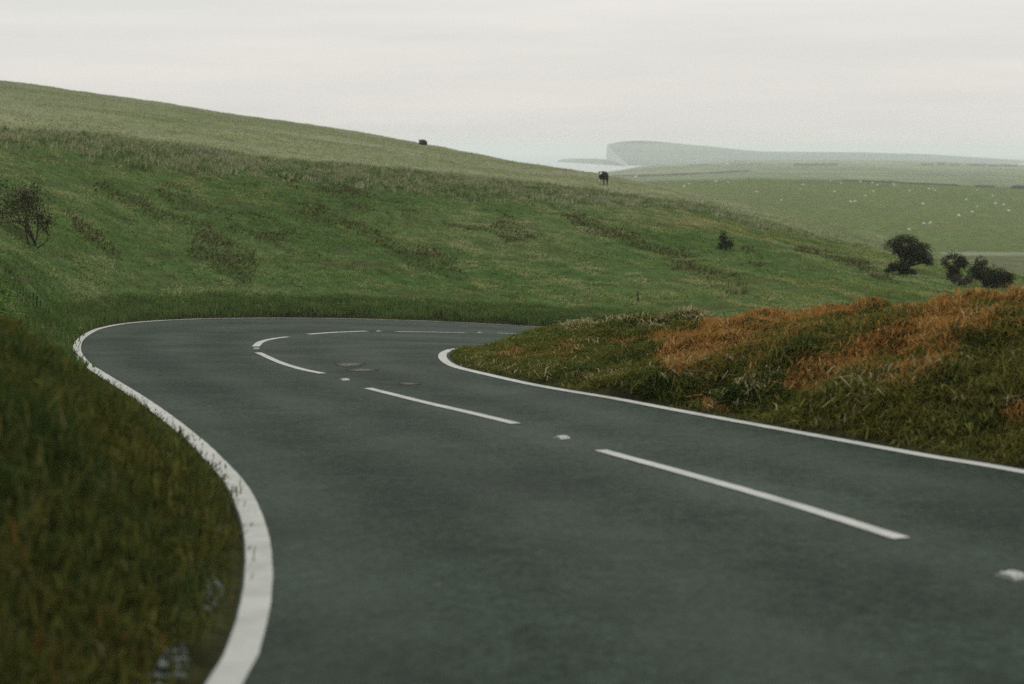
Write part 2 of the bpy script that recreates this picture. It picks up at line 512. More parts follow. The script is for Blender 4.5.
# relief: soft hummocks, terracettes on the slope
X, Y, Zz = G[..., 0], G[..., 1], G[..., 2]
w_slope = sstep(3.05, 3.4, RV) * (1 - sstep(5.0, 5.3, RV))
w_k = np.exp(-((RV - 3.97) / 0.05) ** 2)
Zz += (sstep(3.02, 3.1, RV) * (1 - sstep(3.9, 4.0, RV)))[:, None] * (fbm(X * .8 + Y * .25, Y * 1.1 - X * .25, 9, 3) - .5) * 0.42
Zz += w_slope[:, None] * ((fbm(X * .09, Y * .05, 3) - .5) * 0.9 + (fbm(X * .5, Y * .35, 5) - .5) * 0.35) * np.clip(1 - np.abs(RV - 3.9) / 3, .3, 1)[:, None]
Zz += (sstep(2.1, 2.5, RV) * (1 - sstep(3.1, 3.4, RV)))[:, None] * (fbm(X * 1.6, Y * 1.6, 8) - .5) * 0.38
sv = np.r_[0, np.cumsum(np.linalg.norm(np.diff(G[:, 200], axis=0), axis=1))]
uvh = np.stack(np.broadcast_arrays(np.arange(ncols)[None, :] * 0.35, sv[:, None]), -1).copy()
uvh[..., 0] += uvh[..., 1] * 0.5
hill = tag(obj('hillside', grid_mesh('hillside', G, m_hill, uvh)), 'long green grass hillside falling to the right', None, None, 'structure')
# the strip of soil beside the asphalt and the bank under the grass
hill.data.materials.append(m_soil)
hill.data.materials.append(m_dry)
pm = np.zeros(len(hill.data.polygons), np.int32).reshape(len(vv) - 1, ncols - 1)
for k in range(len(vv) - 1):
    if RV[k] < 2.6: pm[k] = 1
    if RV[k] >= 4.0: pm[k] = 2
hill.data.polygons.foreach_set('material_index', pm.ravel())

def bvh_of(o):
    me = o.data
    return BVHTree.FromPolygons([v.co[:] for v in me.vertices], [tuple(p.vertices) for p in me.polygons])
def pick(tree, px, py):
    dvec = Vector(P(px, py, 1.0)) - Vector((0, 0, EYE))
    h = tree.ray_cast(Vector((0, 0, EYE)), dvec.normalized(), 20000)
    return h[0]
hill_t = bvh_of(hill)

# ------------------------------------------------------------------ right bank: from the inner road edge over its crest
RB = RW[:19]                      # up to the tip and a little past
rn = normals2d(RW)
n_r = len(RW)
def crest(px, py, Y, gh=0.2):
    p = P(px, py, Y); p[2] -= gh
    return p
zrr = zroad(RW[:, 0], RW[:, 1])
Crest = np.zeros((n_r, 3))
spec = {0: None}
cp = {5: crest(1035, 284, 14.6, .14), 6: crest(985, 287, 15.6, .14), 7: crest(925, 292, 16.8, .14), 8: crest(845, 299, 18.2, .14), 9: crest(765, 305, 20.0, .15), 10: crest(700, 309, 21.6, .16),
      11: crest(645, 311, 23.2, .17), 12: crest(600, 315, 24.4, .12), 13: crest(560, 321, 25.4, .06), 14: crest(530, 327, 26, .12), 15: crest(505, 334, 26.2, .2), 16: crest(488, 341, 26.0, .22),
      17: crest(478, 344.5, 26.4, .2), 18: crest(488, 339.5, 27.4, .2)}
for k in range(n_r):
    if k in cp: Crest[k] = cp[k]
    elif k < 5:
        q = RW[k] - rn[k] * 4.0
        Crest[k] = (*q, float(zroad(*q)) + 1.35)
    else:
        q = RW[k] - rn[k] * 1.6
        Crest[k] = (*q, zrr[k] + 0.4)
F0 = np.column_stack([RW + rn * 0.05, zrr - 0.08])
F1 = np.column_stack([RW - rn * 0.125, zrr - 0.012])
F1b = np.column_stack([RW - rn * 0.35, zrr + 0.06])
# behind the crest the ground drops towards the hidden stretch of road
Back = Crest.copy()
for k in range(n_r):
    if k < 13: Back[k] = Crest[k] + np.array([3.5 - .12 * k, 6.5 - .2 * k, -2.6])
    elif k < 19: Back[k] = Crest[k] + np.array([2.0, 2.2, -.5])
    else: Back[k] = Crest[k] + np.array([2.0, -1.0, -.3])
Far = Back.copy(); Far[:, 0] += 14; Far[:, 1] += 6; Far[:, 2] -= 4.0
use = slice(0, 19)
rws = [smooth_curve(q[use], 14) for q in (F0, F1, F1b, Crest, Back, Far)]
segs2 = [2, 3, 26, 12, 6]
v2 = []
for i, n in enumerate(segs2):
    v2 += [(i, x) for x in np.linspace(0, 1, n, endpoint=(i == len(segs2) - 1))]
nc2 = len(rws[0])  # columns along the edge
Gb = np.zeros((len(v2), nc2, 3)); RV2 = np.array([i + x for i, x in v2])
for k, (i, x) in enumerate(v2):
    Gb[k] = rws[i] * (1 - x) + rws[i + 1] * x
    if i == 2: Gb[k, :, 2] += np.clip(rws[3][:, 2] - rws[2][:, 2], 0, 2) * 0.36 * math.sin(math.pi * x ** .75)
wbk = sstep(1.2, 2.2, RV2)[:, None]
rot = Gb[..., 0] * .8 + Gb[..., 1] * .6; rot2 = -Gb[..., 0] * .6 + Gb[..., 1] * .8
wbk = wbk * np.interp(np.arange(nc2) / 14, [0, 10, 12.5, 18], [1, 1, .3, .2])[None, :]
Gb[..., 2] += wbk * ((fbm(rot * .55, rot2 * 1.3, 21, 3) - .5) * .55 + (fbm(Gb[..., 0] * 2.6, Gb[..., 1] * 2.6, 23) - .5) * .52)
bank = tag(obj('verge_bank', grid_mesh('verge_bank', Gb, m_soil)), 'bracken covered bank inside the bend', None, None, 'structure')

# ------------------------------------------------------------------ far country
SEA = -45.0
FR = {  # distance : [(px, py) ...]
    230: [(560, 330), (1500, 330)],
    412: [(560, 256), (840, 255.5), (1024, 255.5), (1500, 255)],
    422: [(560, 252.5), (840, 252), (1024, 252), (1500, 251)],
    800: [(560, 190), (600, 186), (625, 183), (660, 181), (700, 180), (760, 179), (840, 180), (930, 184), (1024, 188), (1200, 194), (1500, 200)],
    900: [(560, 196), (600, 193), (760, 190), (930, 192), (1024, 195), (1200, 200), (1500, 206)],
    1500: [(560, 182), (600, 177), (660, 174.5), (760, 172.5), (930, 175), (1024, 178), (1200, 183), (1500, 188)],
    2600: [(560, 176.5), (600, 173), (625, 170), (640, 168), (660, 166.5), (700, 165), (760, 163), (840, 162.5), (930, 164), (1024, 165.5), (1200, 168), (1500, 172)],
    3400: [(560, 172), (600, 171.5), (625, 169), (640, 166), (660, 163.5), (760, 160), (840, 159), (930, 161), (1024, 165), (1200, 167), (1500, 170)],
    3900: [(560, 174), (600, 173), (640, 170), (760, 166), (1024, 168), (1500, 172)]}
fpx = np.r_[np.linspace(380, 1040, 133), np.linspace(1060, 1600, 20)]
def far_row(Yv):
    s = FR[Yv]
    py = np.interp(fpx, [a for a, _ in s], [b_ for _, b_ in s])
    r_ = np.stack([P(x, y, Yv) for x, y in zip(fpx, py)])
    drop = sstep(600, 540, fpx)
    if Yv > 900: r_[:, 2] -= drop * 12
    return r_
def far_sheet(name, ys, mat, label, nsub=14, relief=0.6, streak=(0.02, 0.05)):
    rr_ = [far_row(y) for y in ys]
    o_ = []
    for i in range(len(rr_) - 1):
        n = nsub
        for j in range(n + (1 if i == len(rr_) - 2 else 0)):
            o_.append(rr_[i] * (1 - j / n) + rr_[i + 1] * (j / n))
    G_ = np.array(o_)
    edge = np.sin(np.linspace(0, math.pi, len(G_)))[:, None]
    sc = 60 / np.mean(ys)
    G_[..., 2] += edge * (fbm(G_[..., 0] * sc * .15, G_[..., 1] * sc * .1, 31) - .5) * relief
    u_ = np.stack([G_[..., 0] * streak[0], G_[..., 1] * streak[1]], -1)
    return tag(obj(name, grid_mesh(name, G_, mat, u_)), label, None, None, 'structure'), G_
low_mead, _ = far_sheet('valley_meadow', [230, 412], m_meadow, 'olive rough meadow in the valley bottom')
ftrack, _ = far_sheet('field_track', [412, 422], m_track, 'pale track along the foot of the green field', 3, 0)
pasture, _ = far_sheet('pasture_field', [422, 800, 900], m_field, 'broad green pasture dotted with sheep', 20, 1.0, (.012, .09))
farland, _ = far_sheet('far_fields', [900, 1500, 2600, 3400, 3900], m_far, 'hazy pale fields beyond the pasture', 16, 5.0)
past_t = bvh_of(pasture); far_t = bvh_of(farland)

# chalk headland: land surface running down to a white cliff on its seaward side
sky_px = [(607.2, 144.5), (608.3, 142.4), (610.5, 141.2), (615, 140.4), (625, 140.2), (640, 140.4), (660, 141.6), (680, 143.6), (710, 146.3), (740, 149.6), (760, 151.4), (800, 151.8), (860, 152.3), (930, 154.2), (1000, 159), (1060, 162), (1300, 166)]
br = [(607.2, 144.5, 5200), (610.5, 147, 5000), (613, 152, 4800), (620, 158, 4500), (629, 165, 4250)]
Hrows = []
for j, (bx, by, bY) in enumerate(br):
    f = j / 4
    xs = np.r_[np.linspace(bx, 700, 24, endpoint=False), np.linspace(700, 1300, 60)]
    r_ = []
    for x in xs:
        ytop = np.interp(x, [a for a, _ in sky_px], [q for _, q in sky_px])
        ybase = np.interp(x, [608, 629, 800, 1024, 1300], [164, 165, 163, 168, 172])
        y = ytop * (1 - f ** 1.1) + ybase * f ** 1.1
        wgt = math.exp(-(x - bx) / 14)
        y = y * (1 - wgt) + by * wgt
        r_.append(P(x, y, bY))
    Hrows.append(r_)
top = [q * np.array([5550 / 5200, 5550 / 5200, 1]) + np.array([30, 0, -25]) for q in Hrows[0]]
Hg = np.array([top] + Hrows)
headland = tag(obj('headland', grid_mesh('headland', Hg, m_down)), 'hazy blue green headland on the horizon', None, None, 'structure')
cb = [(606.0, 162.9, 5200), (606.6, 163.3, 5000), (608.0, 163.9, 4800), (614, 165.0, 4500), (627, 166.2, 4250)]
ct3 = smooth_curve([P(*q) for q in br], 6); cb3 = smooth_curve([P(*q) for q in cb], 6)
cb3[:, 2] = SEA - 1
jag = (rng.random(len(ct3)) - .5)
midc = ct3 * .5 + cb3 * .5; midc[:, 0] += jag * 8
cliff = obj('cliff_face', grid_mesh('cliff_face', np.array([ct3, midc, cb3]), m_chalk), headland)
# low dark ledge running out to sea below it
lx = [556, 561, 567, 580, 597, 608, 617, 626]
lY = [5650, 5550, 5400, 5100, 4750, 4500, 4280, 4080]
lh = [0.1, 2.2, 3.4, 4.4, 5.2, 5.0, 3.2, 0.6]
lowv = []
for x, Yv, h in zip(lx, lY, lh):
    zt = SEA + h * Yv / FPX
    xx = (x - 512) / FPX * Yv
    lowv.append([(xx, Yv + 120, SEA - 1), (xx, Yv + 40, zt), (xx, Yv - 10, zt * .5 + SEA * .5), (xx, Yv - 40, SEA - 1)])
tag(obj('low_headland', grid_mesh('low_headland', np.array(lowv).transpose(1, 0, 2)[::-1], m_down)), 'low dark spit of land reaching into the sea', None, None, 'structure')
sv_ = [(-7800, 300, SEA), (7800, 300, SEA), (7800, 11900, SEA), (-7800, 11900, SEA)]
tag(obj('sea', poly_mesh('sea', sv_, [(0, 1, 2, 3)], m_sea)), 'pale calm sea below the headland', None, None, 'structure')

# ------------------------------------------------------------------ haze
m_haze = bpy.data.materials.new('haze_air')
m_haze.use_nodes = True
t = m_haze.node_tree
t.nodes.clear()
o_ = N(t, 'ShaderNodeOutputMaterial')
pv = N(t, 'ShaderNodeVolumePrincipled')
pv.inputs['Color'].default_value = (0.93, 1.0, 0.985, 1)
pv.inputs['Density'].default_value = 0.00022
pv.inputs['Anisotropy'].default_value = 0.0
t.links.new(pv.outputs[0], o_.inputs['Volume'])
x0, x1, y0, y1, z0, z1 = -8000, 8000, -60, 12000, -56, 23
hv = [(x, y, z) for x in (x0, x1) for y in (y0, y1) for z in (z0, z1)]
hz = obj('haze', poly_mesh('haze', hv, [(0, 1, 3, 2), (4, 6, 7, 5), (0, 4, 5, 1), (2, 3, 7, 6), (0, 2, 6, 4), (1, 5, 7, 3)], m_haze))
tag(hz, 'thin pale sea haze over the distance', None, None, 'stuff')

# ------------------------------------------------------------------ grass
def sample(G, RVs, lo, hi, n, dens=None):
    """n points on the sheet G between pattern rows lo..hi, even by area -> positions, row value, column fraction"""
    ks = [k for k in range(len(RVs) - 1) if lo <= RVs[k] < hi]
    A = G[ks][:, :-1]; Bq = G[ks][:, 1:]; D = G[[k + 1 for k in ks]][:, :-1]; E = G[[k + 1 for k in ks]][:, 1:]
    area = np.linalg.norm(np.cross(Bq - A, D - A), axis=-1)
    cen = (A + E) / 2
    px, py = project(cen)
    near = cen[..., 1] < 30
    vis = (px > -220 - 250 * near) & (px < 1184 + 500 * near) & (py < 1100) & (cen[..., 1] > 2.0)
    wgt = area * vis
    if dens is not None: wgt = wgt * dens(cen, px, py)
    wf = wgt.ravel(); tot = wf.sum()
    idx = rng.choice(len(wf), n, p=wf / tot)
    r_, c_ = np.unravel_index(idx, wgt.shape)
    a = rng.random(n)[:, None]; b_ = rng.random(n)[:, None]
    p = (A[r_, c_] * (1 - a) + Bq[r_, c_] * a) * (1 - b_) + (D[r_, c_] * (1 - a) + E[r_, c_] * a) * b_
    return p, np.asarray(RVs)[np.asarray(ks)[r_]] , c_ + a[:, 0]
def tufts(p, k, spread):
    """turn n roots into n*k roots in clumps"""
    q = np.repeat(p, k, 0)
    q[:, :2] += rng.normal(0, 1, (len(q), 2)) * spread
    return q, np.repeat(np.arange(len(p)), k)
def blades(name, p, H, W, lean, col, mat=m_blade):
    n = len(p)
    H = np.broadcast_to(H, (n,)); W = np.broadcast_to(W, (n,))
    az = rng.random(n) * math.pi
    wd = np.stack([np.cos(az), np.sin(az), np.zeros(n)], 1) * (W / 2)[:, None]
    up = np.stack([np.zeros(n), np.zeros(n), H], 1)
    ln = np.concatenate([lean, np.zeros((n, 1))], 1) * H[:, None]
    base = p - np.array([0, 0, 0.03])
    midp = base + up * 0.58 + ln * 0.32
    drop = np.clip(1 - 0.45 * np.linalg.norm(lean, axis=1), 0.35, 1)[:, None]
    tip = base + up * drop + ln
    V = np.stack([base - wd, base + wd, midp - wd * .85, midp + wd * .85, tip], 1).reshape(-1, 3)
    o5 = (np.arange(n) * 5)[:, None]
    F = (o5 + np.array([[0, 1, 3, 2, 2, 3, 4]])).ravel()
    st = ((np.arange(n) * 7)[:, None] + np.array([[0, 4]])).ravel()
    to = np.tile([4, 3], n)
    me = raw_mesh(name, V, F, st, to, mat)
    at = me.attributes.new('tint', 'FLOAT_COLOR', 'POINT')
    c4 = np.concatenate([np.repeat(col, 5, 0), np.ones((n * 5, 1))], 1).astype(np.float32)
    at.data.foreach_set('color', c4.ravel())
    return obj(name, me)
def pal(cols):
    return np.array(cols, float)
def lerp3(cols, t_):
    cols = pal(cols)
    t_ = np.clip(t_, 0, 1) * (len(cols) - 1)
    i = np.minimum(t_.astype(int), len(cols) - 2)
    f = (t_ - i)[:, None]
    return cols[i] * (1 - f) + cols[i + 1] * f
GREEN = [(0.034, 0.064, 0.015), (0.068, 0.110, 0.030), (0.12, 0.160, 0.052)]
OLIVE = [(0.05, 0.052, 0.016), (0.085, 0.080, 0.024), (0.12, 0.105, 0.035)]
STRAW = [(0.20, 0.17, 0.085), (0.30, 0.26, 0.14), (0.40, 0.36, 0.22)]
BRACK = [(0.11, 0.048, 0.014), (0.20, 0.095, 0.030), (0.28, 0.155, 0.058)]

def seg_mask(px, py, segs_):
    m_ = np.zeros(len(px))
    for x0_, y0_, x1_, y1_, hw in segs_:
        dx, dy = x1_ - x0_, y1_ - y0_
        t_ = np.clip(((px - x0_) * dx + (py - y0_) * dy) / (dx * dx + dy * dy), 0, 1)
        dd = np.hypot(px - x0_ - t_ * dx, py - y0_ - t_ * dy)
        m_ = np.maximum(m_, 1 - sstep(hw * .6, hw * 1.4, dd))
    return m_

# left bank (close, out of focus)
nb = 24000
p, rv, cf = sample(G, RV, 1.7, 3.25, nb, lambda c, px, py: (c[..., 1] < 24) * np.where((py > 515) & (px > 247 - (py - 520) * .80), 0, 1) * np.where(c[..., 1] > 17, .6, 1.0) / np.clip(c[..., 1], 4, 24) ** .6 * np.where(px > 330, 0, 1))
q, ti = tufts(p, 14, 0.07)
tone = fbm(q[:, 0] * 1.4, q[:, 1] * 1.4, 41)
hh = np.repeat(rng.uniform(.06, .20, nb), 14) * rng.uniform(.6, 1.15, len(q)) * np.clip(.5 + (rv[ti] - 1.9), .3, 1) * np.interp(q[:, 1], [8, 11, 14, 20], [1, .65, .42, .3])
mixv = np.repeat(rng.random(nb), 14) * .5 + tone
colr = lerp3(GREEN, rng.random(len(q)) * .7 + tone * .3) * .62
ol = mixv > .62
colr[ol] = lerp3([(0.028, 0.036, 0.008), (0.060, 0.066, 0.015), (0.125, 0.122, 0.034)], rng.random(ol.sum()))
br_ = (mixv > 1.06) & (rng.random(len(q)) < .3)
colr[br_] = lerp3(BRACK, rng.random(br_.sum()) * .5) * .8
st_ = rng.random(len(q)) < .010
colr[st_] = lerp3(STRAW, rng.random(st_.sum()) * .4) * .6
ld = np.repeat(rng.normal(0, .35, (nb, 2)), 14, 0) + rng.normal(0, .3, (len(q), 2)) + np.array([.15, -.05])
tag(blades('bank_grass', q, hh, rng.uniform(.006, .014, len(q)), ld, colr), 'dark rough grass covering the near left bank', None, None, 'stuff')

# right bank: bracken, grass and straw
nb = 52000
p, rv, cf = sample(Gb, RV2, 1.35, 3.6, nb, lambda c, px, py: 1 / np.clip(c[..., 1], 8, 30) ** .4 * np.where(px < 430, 0, 1))
KB = 16
q, ti = tufts(p, KB, 0.075)
px, py = project(q)
wobx = px + (fbm(q[:, 0] * 1.6, q[:, 1] * 1.6, 51) - .5) * 44; woby = py + (fbm(q[:, 0] * 2.1 + 9, q[:, 1] * 2.1, 53) - .5) * 30
om = seg_mask(wobx, woby, [(680, 350, 740, 320, 21), (740, 318, 835, 304, 15), (825, 303, 960, 292, 13), (805, 376, 880, 348, 15), (880, 348, 965, 308, 18), (955, 300, 1100, 288, 15), (505, 354, 575, 350, 3),
                           (1008, 408, 1040, 395, 11), (930, 350, 1000, 320, 6), (692, 396, 728, 402, 5), (885, 378, 960, 352, 5), (620, 338, 680, 330, 4)])
broad = seg_mask(wobx, woby, [(705, 345, 840, 325, 26), (840, 325, 1080, 300, 26)])
wedge = seg_mask(wobx, woby, [(838, 318, 735, 388, 9)])
om = np.maximum(om, broad * .45 * (1 - wedge))
gsp = seg_mask(wobx, woby, [(862, 312, 885, 306, 7), (898, 296, 908, 294, 5), (980, 306, 1000, 300, 5), (838, 336, 850, 330, 5)])
om = np.clip(om * .9 * (1 - gsp) * (.55 + .9 * fbm(q[:, 0] * 3.5, q[:, 1] * 3.5, 57)) + .035, 0, 1)
isb = np.repeat(rng.random(nb), KB) * .35 + rng.random(len(q)) * .65 < om
tone = fbm(q[:, 0] * .9, q[:, 1] * .9, 55)
tip_gain = sstep(620, 480, px) * sstep(375, 335, py)        # grass colour scaled up towards the tip of the bank
colr = lerp3([(0.010, 0.018, 0.004), (0.026, 0.046, 0.010), (0.065, 0.088, 0.021), (0.13, 0.145, 0.042)], np.repeat(rng.random(nb), KB) * .55 + rng.random(len(q)) * .25 + (tone - .5) * .8 + .12) * (1 + tip_gain[:, None] * .9)
ol = (np.repeat(rng.random(nb), KB) * .6 + tone + om * .35) > .74
colr[ol] = lerp3([(0.036, 0.040, 0.008), (0.088, 0.088, 0.019), (0.18, 0.165, 0.052)], rng.random(ol.sum()) * .5 + np.repeat(rng.random(nb), KB)[ol] * .5)
colr[isb] = lerp3([(0.10, 0.048, 0.014), (0.21, 0.104, 0.026), (0.32, 0.175, 0.052), (0.42, 0.28, 0.115)], rng.random(isb.sum()) * .6 + np.repeat(rng.random(nb), KB)[isb] * .4)
low = (rv < 2.22)
ppx, ppy = project(p)
isst = rng.random(nb) < np.where(low, .04, .005) + .16 * (rv > 2.75) * (rv < 3.1) * sstep(545, 580, ppx) * sstep(740, 700, ppx)
sp_ = np.repeat(isst, KB) & (rng.random(len(q)) < .6)
colr[sp_] = lerp3(STRAW, rng.random(sp_.sum()))
hh = np.repeat(rng.uniform(.04, .14, nb), KB) * rng.uniform(.5, 1.25, len(q))
hh = np.where(isb, hh * .9, hh) * np.where(sp_, 1.5, 1)
hh *= np.interp(px, [440, 500, 620], [.5, .75, 1])
ld = np.repeat(rng.normal(0, .6, (nb, 2)), KB, 0) + rng.normal(0, .8, (len(q), 2)) + np.array([.35, .1])
tag(blades('bracken_and_grass', q, hh, np.where(isb, rng.uniform(.006, .013, len(q)), rng.uniform(.008, .020, len(q))), ld, colr), 'rusty bracken mixed with rough grass on the right bank', None, None, 'stuff')

# verge beyond the bend: tall tussocks with a dark face towards the road
nb = 5200
p, rv, cf = sample(G, RV, 2.1, 3.035, nb, lambda c, px, py: (c[..., 1] >= 19) * np.where(px > 700, 0.05, 1) * np.where(c[..., 1] < 30, 1.4, 1))
q, ti = tufts(p, 16, 0.13)
tone = fbm(q[:, 0] * .5, q[:, 1] * .5, 61)
colr = lerp3(GREEN, rng.random(len(q)) * .7 + tone * .4)
sp_ = np.repeat(rng.random(nb) < .05, 16) & (rng.random(len(q)) < .5)
colr[sp_] = lerp3(STRAW, rng.random(sp_.sum()) * .4) * .8
hh = np.repeat(rng.uniform(.10, .34, nb), 16) * rng.uniform(.6, 1.15, len(q)) * np.interp(p[ti, 1], [19, 26, 36], [.4, .7, 1.0])
ld = np.repeat(rng.normal(0, .25, (nb, 2)), 16, 0) + rng.normal(0, .25, (len(q), 2))
tag(blades('verge_grass', q, hh, rng.uniform(.012, .028, len(q)), ld, colr), 'tall green tussocks along the far road edge', None, None, 'stuff')

# hill slope sward: short leaning blades, brown lens shaped streaks running down to the right
STREAKS = [(140, 207, 200, 238, 4), (200, 238, 240, 270, 8), (165, 190, 240, 222, 3), (235, 222, 285, 238, 6), (300, 210, 380, 240, 2.5), (380, 240, 450, 265, 5.5), (335, 195, 412, 217, 5.5),
           (500, 222, 530, 236, 3.5), (590, 230, 680, 262, 2.5), (680, 262, 745, 292, 5), (70, 225, 122, 258, 4), (745, 250, 765, 266, 4), (100, 190, 150, 205, 3), 
           (430, 212, 560, 252, 1.5), (250, 180, 330, 200, 2.5), (560, 215, 640, 240, 1.5), (800, 250, 900, 283, 2)]
def streak_of(p):
    px, py = project(p)
    wx = (fbm(p[:, 0] * .5, p[:, 1] * .3, 71) - .5)
    return seg_mask(px + wx * 40, py + (fbm(p[:, 0] * .35, p[:, 1] * .2, 72) - .5) * 20, [(a, b_, c, d, h * 1.8) for a, b_, c, d, h in STREAKS]) * sstep(.25, .6, fbm(p[:, 0] * .4, p[:, 1] * .25, 79))
n1 = 420000
p, rv, cf = sample(G, RV, 3.01, 3.97, n1, lambda c, px, py: 1 / np.clip(c[..., 1], 30, 160) ** .6)
bs = streak_of(p)
tone = fbm(p[:, 0] * .10, p[:, 1] * .10, 73)
clump = fbm(p[:, 0] * 1.1 + p[:, 1] * .3, p[:, 1] * .55, 75, 3)
keep = rng.random(n1) < np.maximum(sstep(.30, .55, clump) * .85 + .15, bs)
p, bs, tone, clump, rv = p[keep], bs[keep], tone[keep], clump[keep], rv[keep]
n1 = len(p)
colr = lerp3([(0.048, 0.096, 0.021), (0.096, 0.163, 0.041), (0.157, 0.215, 0.068), (0.25, 0.272, 0.125)], rng.random(n1) * .45 + (tone - .5) * 1.2 + .26 + (rv - 3.5) * .22 + (clump - .5) * 1.5)
yel = rng.random(n1) < sstep(.5, .75, fbm(p[:, 0] * .06, p[:, 1] * .05, 77)) * .6
colr[yel] = colr[yel] * np.array([1.45, 1.08, 1.0])
isbr = rng.random(n1) < bs * .56
colr[isbr] = lerp3([(0.030, 0.036, 0.010), (0.060, 0.058, 0.020), (0.12, 0.10, 0.045)], rng.random(isbr.sum()))
hh = rng.uniform(.07, .20, n1) * (.4 + clump * 1.1) * np.where(isbr, 1.6, 1)
sc = np.clip(p[:, 1] / 80, .6, 1.6)
tag(blades('hillside_grass', p, hh, rng.uniform(.03, .07, n1) * sc, rng.normal(0, .6, (n1, 2)) + np.array([.6, -.2]), colr), 'short green turf of the hillside with brown streaks', None, None, 'stuff')

# long pale grass along the break of slope
nb = 20000
p, rv, cf = sample(G, RV, 3.74, 4.03, nb, lambda c, px, py: np.interp(px, [0, 300, 600, 800, 900], [.8, 1, 1, .7, .4]))
edge_n = fbm(p[:, 0] * .10, p[:, 1] * .10, 81, 3)
keep = rng.random(nb) < sstep(3.76, 3.92, rv + (edge_n - .5) * .30)
p = p[keep]; rv = rv[keep]; nb = len(p)
q, ti = tufts(p, 10, 0.20)
tone = fbm(q[:, 0] * .35, q[:, 1] * .35, 83)
dry = np.repeat(rng.random(nb), 10) * .6 + tone * .6 + (np.repeat(rv, 10) - 3.9) * .5
colr = lerp3([(0.036, 0.078, 0.016), (0.078, 0.130, 0.032), (0.13, 0.175, 0.055)], np.repeat(rng.random(nb), 10) * .7 + rng.random(len(q)) * .3)
dm = dry > .52
colr[dm] = lerp3([(0.13, 0.165, 0.065), (0.22, 0.235, 0.125), (0.32, 0.31, 0.19)], np.repeat(rng.random(nb), 10)[dm] * .7 + rng.random(dm.sum()) * .3)
hh = np.repeat(rng.uniform(.18, .62, nb), 10) * rng.uniform(.5, 1.2, len(q))
tag(blades('tussock_grass', q, hh, rng.uniform(.03, .07, len(q)), np.repeat(rng.normal(0, .35, (nb, 2)), 10, 0) + rng.normal(.15, .4, (len(q), 2)), colr), 'long straw green tussocks along the edge of the upper field', None, None, 'stuff')

# pale upper field
n1 = 150000
p, rv, cf = sample(G, RV, 3.98, 5.0, n1, None)
clump = fbm(p[:, 0] * .5, p[:, 1] * .25, 91, 3)
tone = fbm(p[:, 0] * .05, p[:, 1] * .05, 93)
colr = lerp3([(0.14, 0.18, 0.08), (0.23, 0.255, 0.14), (0.31, 0.315, 0.205), (0.39, 0.375, 0.27)], rng.random(n1) * .6 + (tone - .5) * 1.1 + .2 + (clump - .5) * .5)
gm = rng.random(n1) < sstep(.55, .3, clump) * .5
colr[gm] = lerp3([(0.11, 0.15, 0.06), (0.17, 0.20, 0.095)], rng.random(gm.sum()))
ux, uy = project(p)
kg = (sstep(640, 900, ux) * .45)[:, None]
colr = colr * (1 - kg) + np.array([0.085, 0.115, 0.045]) * kg
hh = rng.uniform(.08, .2, n1) * (.6 + clump)
tag(blades('upper_field_grass', p, hh, rng.uniform(.05, .10, n1), rng.normal(0, .5, (n1, 2)), colr), 'pale dry grass of the upper field', None, None, 'stuff')

# chalky grit and litter in the gutter beside the near edge line
m_grit = plain('chalk_grit', (0.10, 0.125, 0.115), 0.6, 0.4, 40, .4)
gv, gf = [], []
for i in range(420):
    a = random.random()
    k = int(46 + a * 42)
    base = Lc[k] + normals2d(Lc)[k] * (0.22 + .06 * math.sin(k * .35) + abs(random.gauss(0, .12)))
    r_ = random.uniform(.004, .016) * (1 if random.random() > .08 else 1.8)
    zz = float(zroad(*base)) + 0.03
    o0 = len(gv)
    n = 6
    ph = random.random() * 6
    for j in range(n):
        an = ph + j * 2 * math.pi / n
        rr2 = r_ * random.uniform(.7, 1.3)
        gv.append((base[0] + math.cos(an) * rr2, base[1] + math.sin(an) * rr2, zz))
    for j in range(n):
        an = ph + j * 2 * math.pi / n
        gv.append((base[0] + math.cos(an) * r_ * .6, base[1] + math.sin(an) * r_ * .6, zz + r_ * random.uniform(.5, .9)))
    for j in range(n):
        gf.append((o0 + j, o0 + (j + 1) % n, o0 + n + (j + 1) % n, o0 + n + j))
    gf.append(tuple(o0 + n + j for j in range(n)))
tag(obj('gutter_grit', poly_mesh('gutter_grit', gv, gf, m_grit)), 'pale chalk grit in the gutter beside the near white line', None, None, 'stuff')

# ------------------------------------------------------------------ trees and shrubs
m_bark = plain('bark', (0.045, 0.038, 0.028), 0.95, 0.1, 8, .4)
m_twig = blade_mat('twig_and_leaf', 0.15, False)
def tube(V, F, pts, rad, n=6):
    pts = [Vector(p_) for p_ in pts]
    o0 = len(V)
    for i, p_ in enumerate(pts):
        d_ = (pts[min(i + 1, len(pts) - 1)] - pts[max(i - 1, 0)]).normalized()
        a_ = d_.orthogonal().normalized(); b_ = d_.cross(a_)
        for j in range(n):
            an = 2 * math.pi * j / n
            V.append(tuple(p_ + (a_ * math.cos(an) + b_ * math.sin(an)) * rad[i]))
    for i in range(len(pts) - 1):
        for j in range(n):
            F.append((o0 + i * n + j, o0 + i * n + (j + 1) % n, o0 + (i + 1) * n + (j + 1) % n, o0 + (i + 1) * n + j))
    F.append(tuple(o0 + (len(pts) - 1) * n + j for j in range(n)))
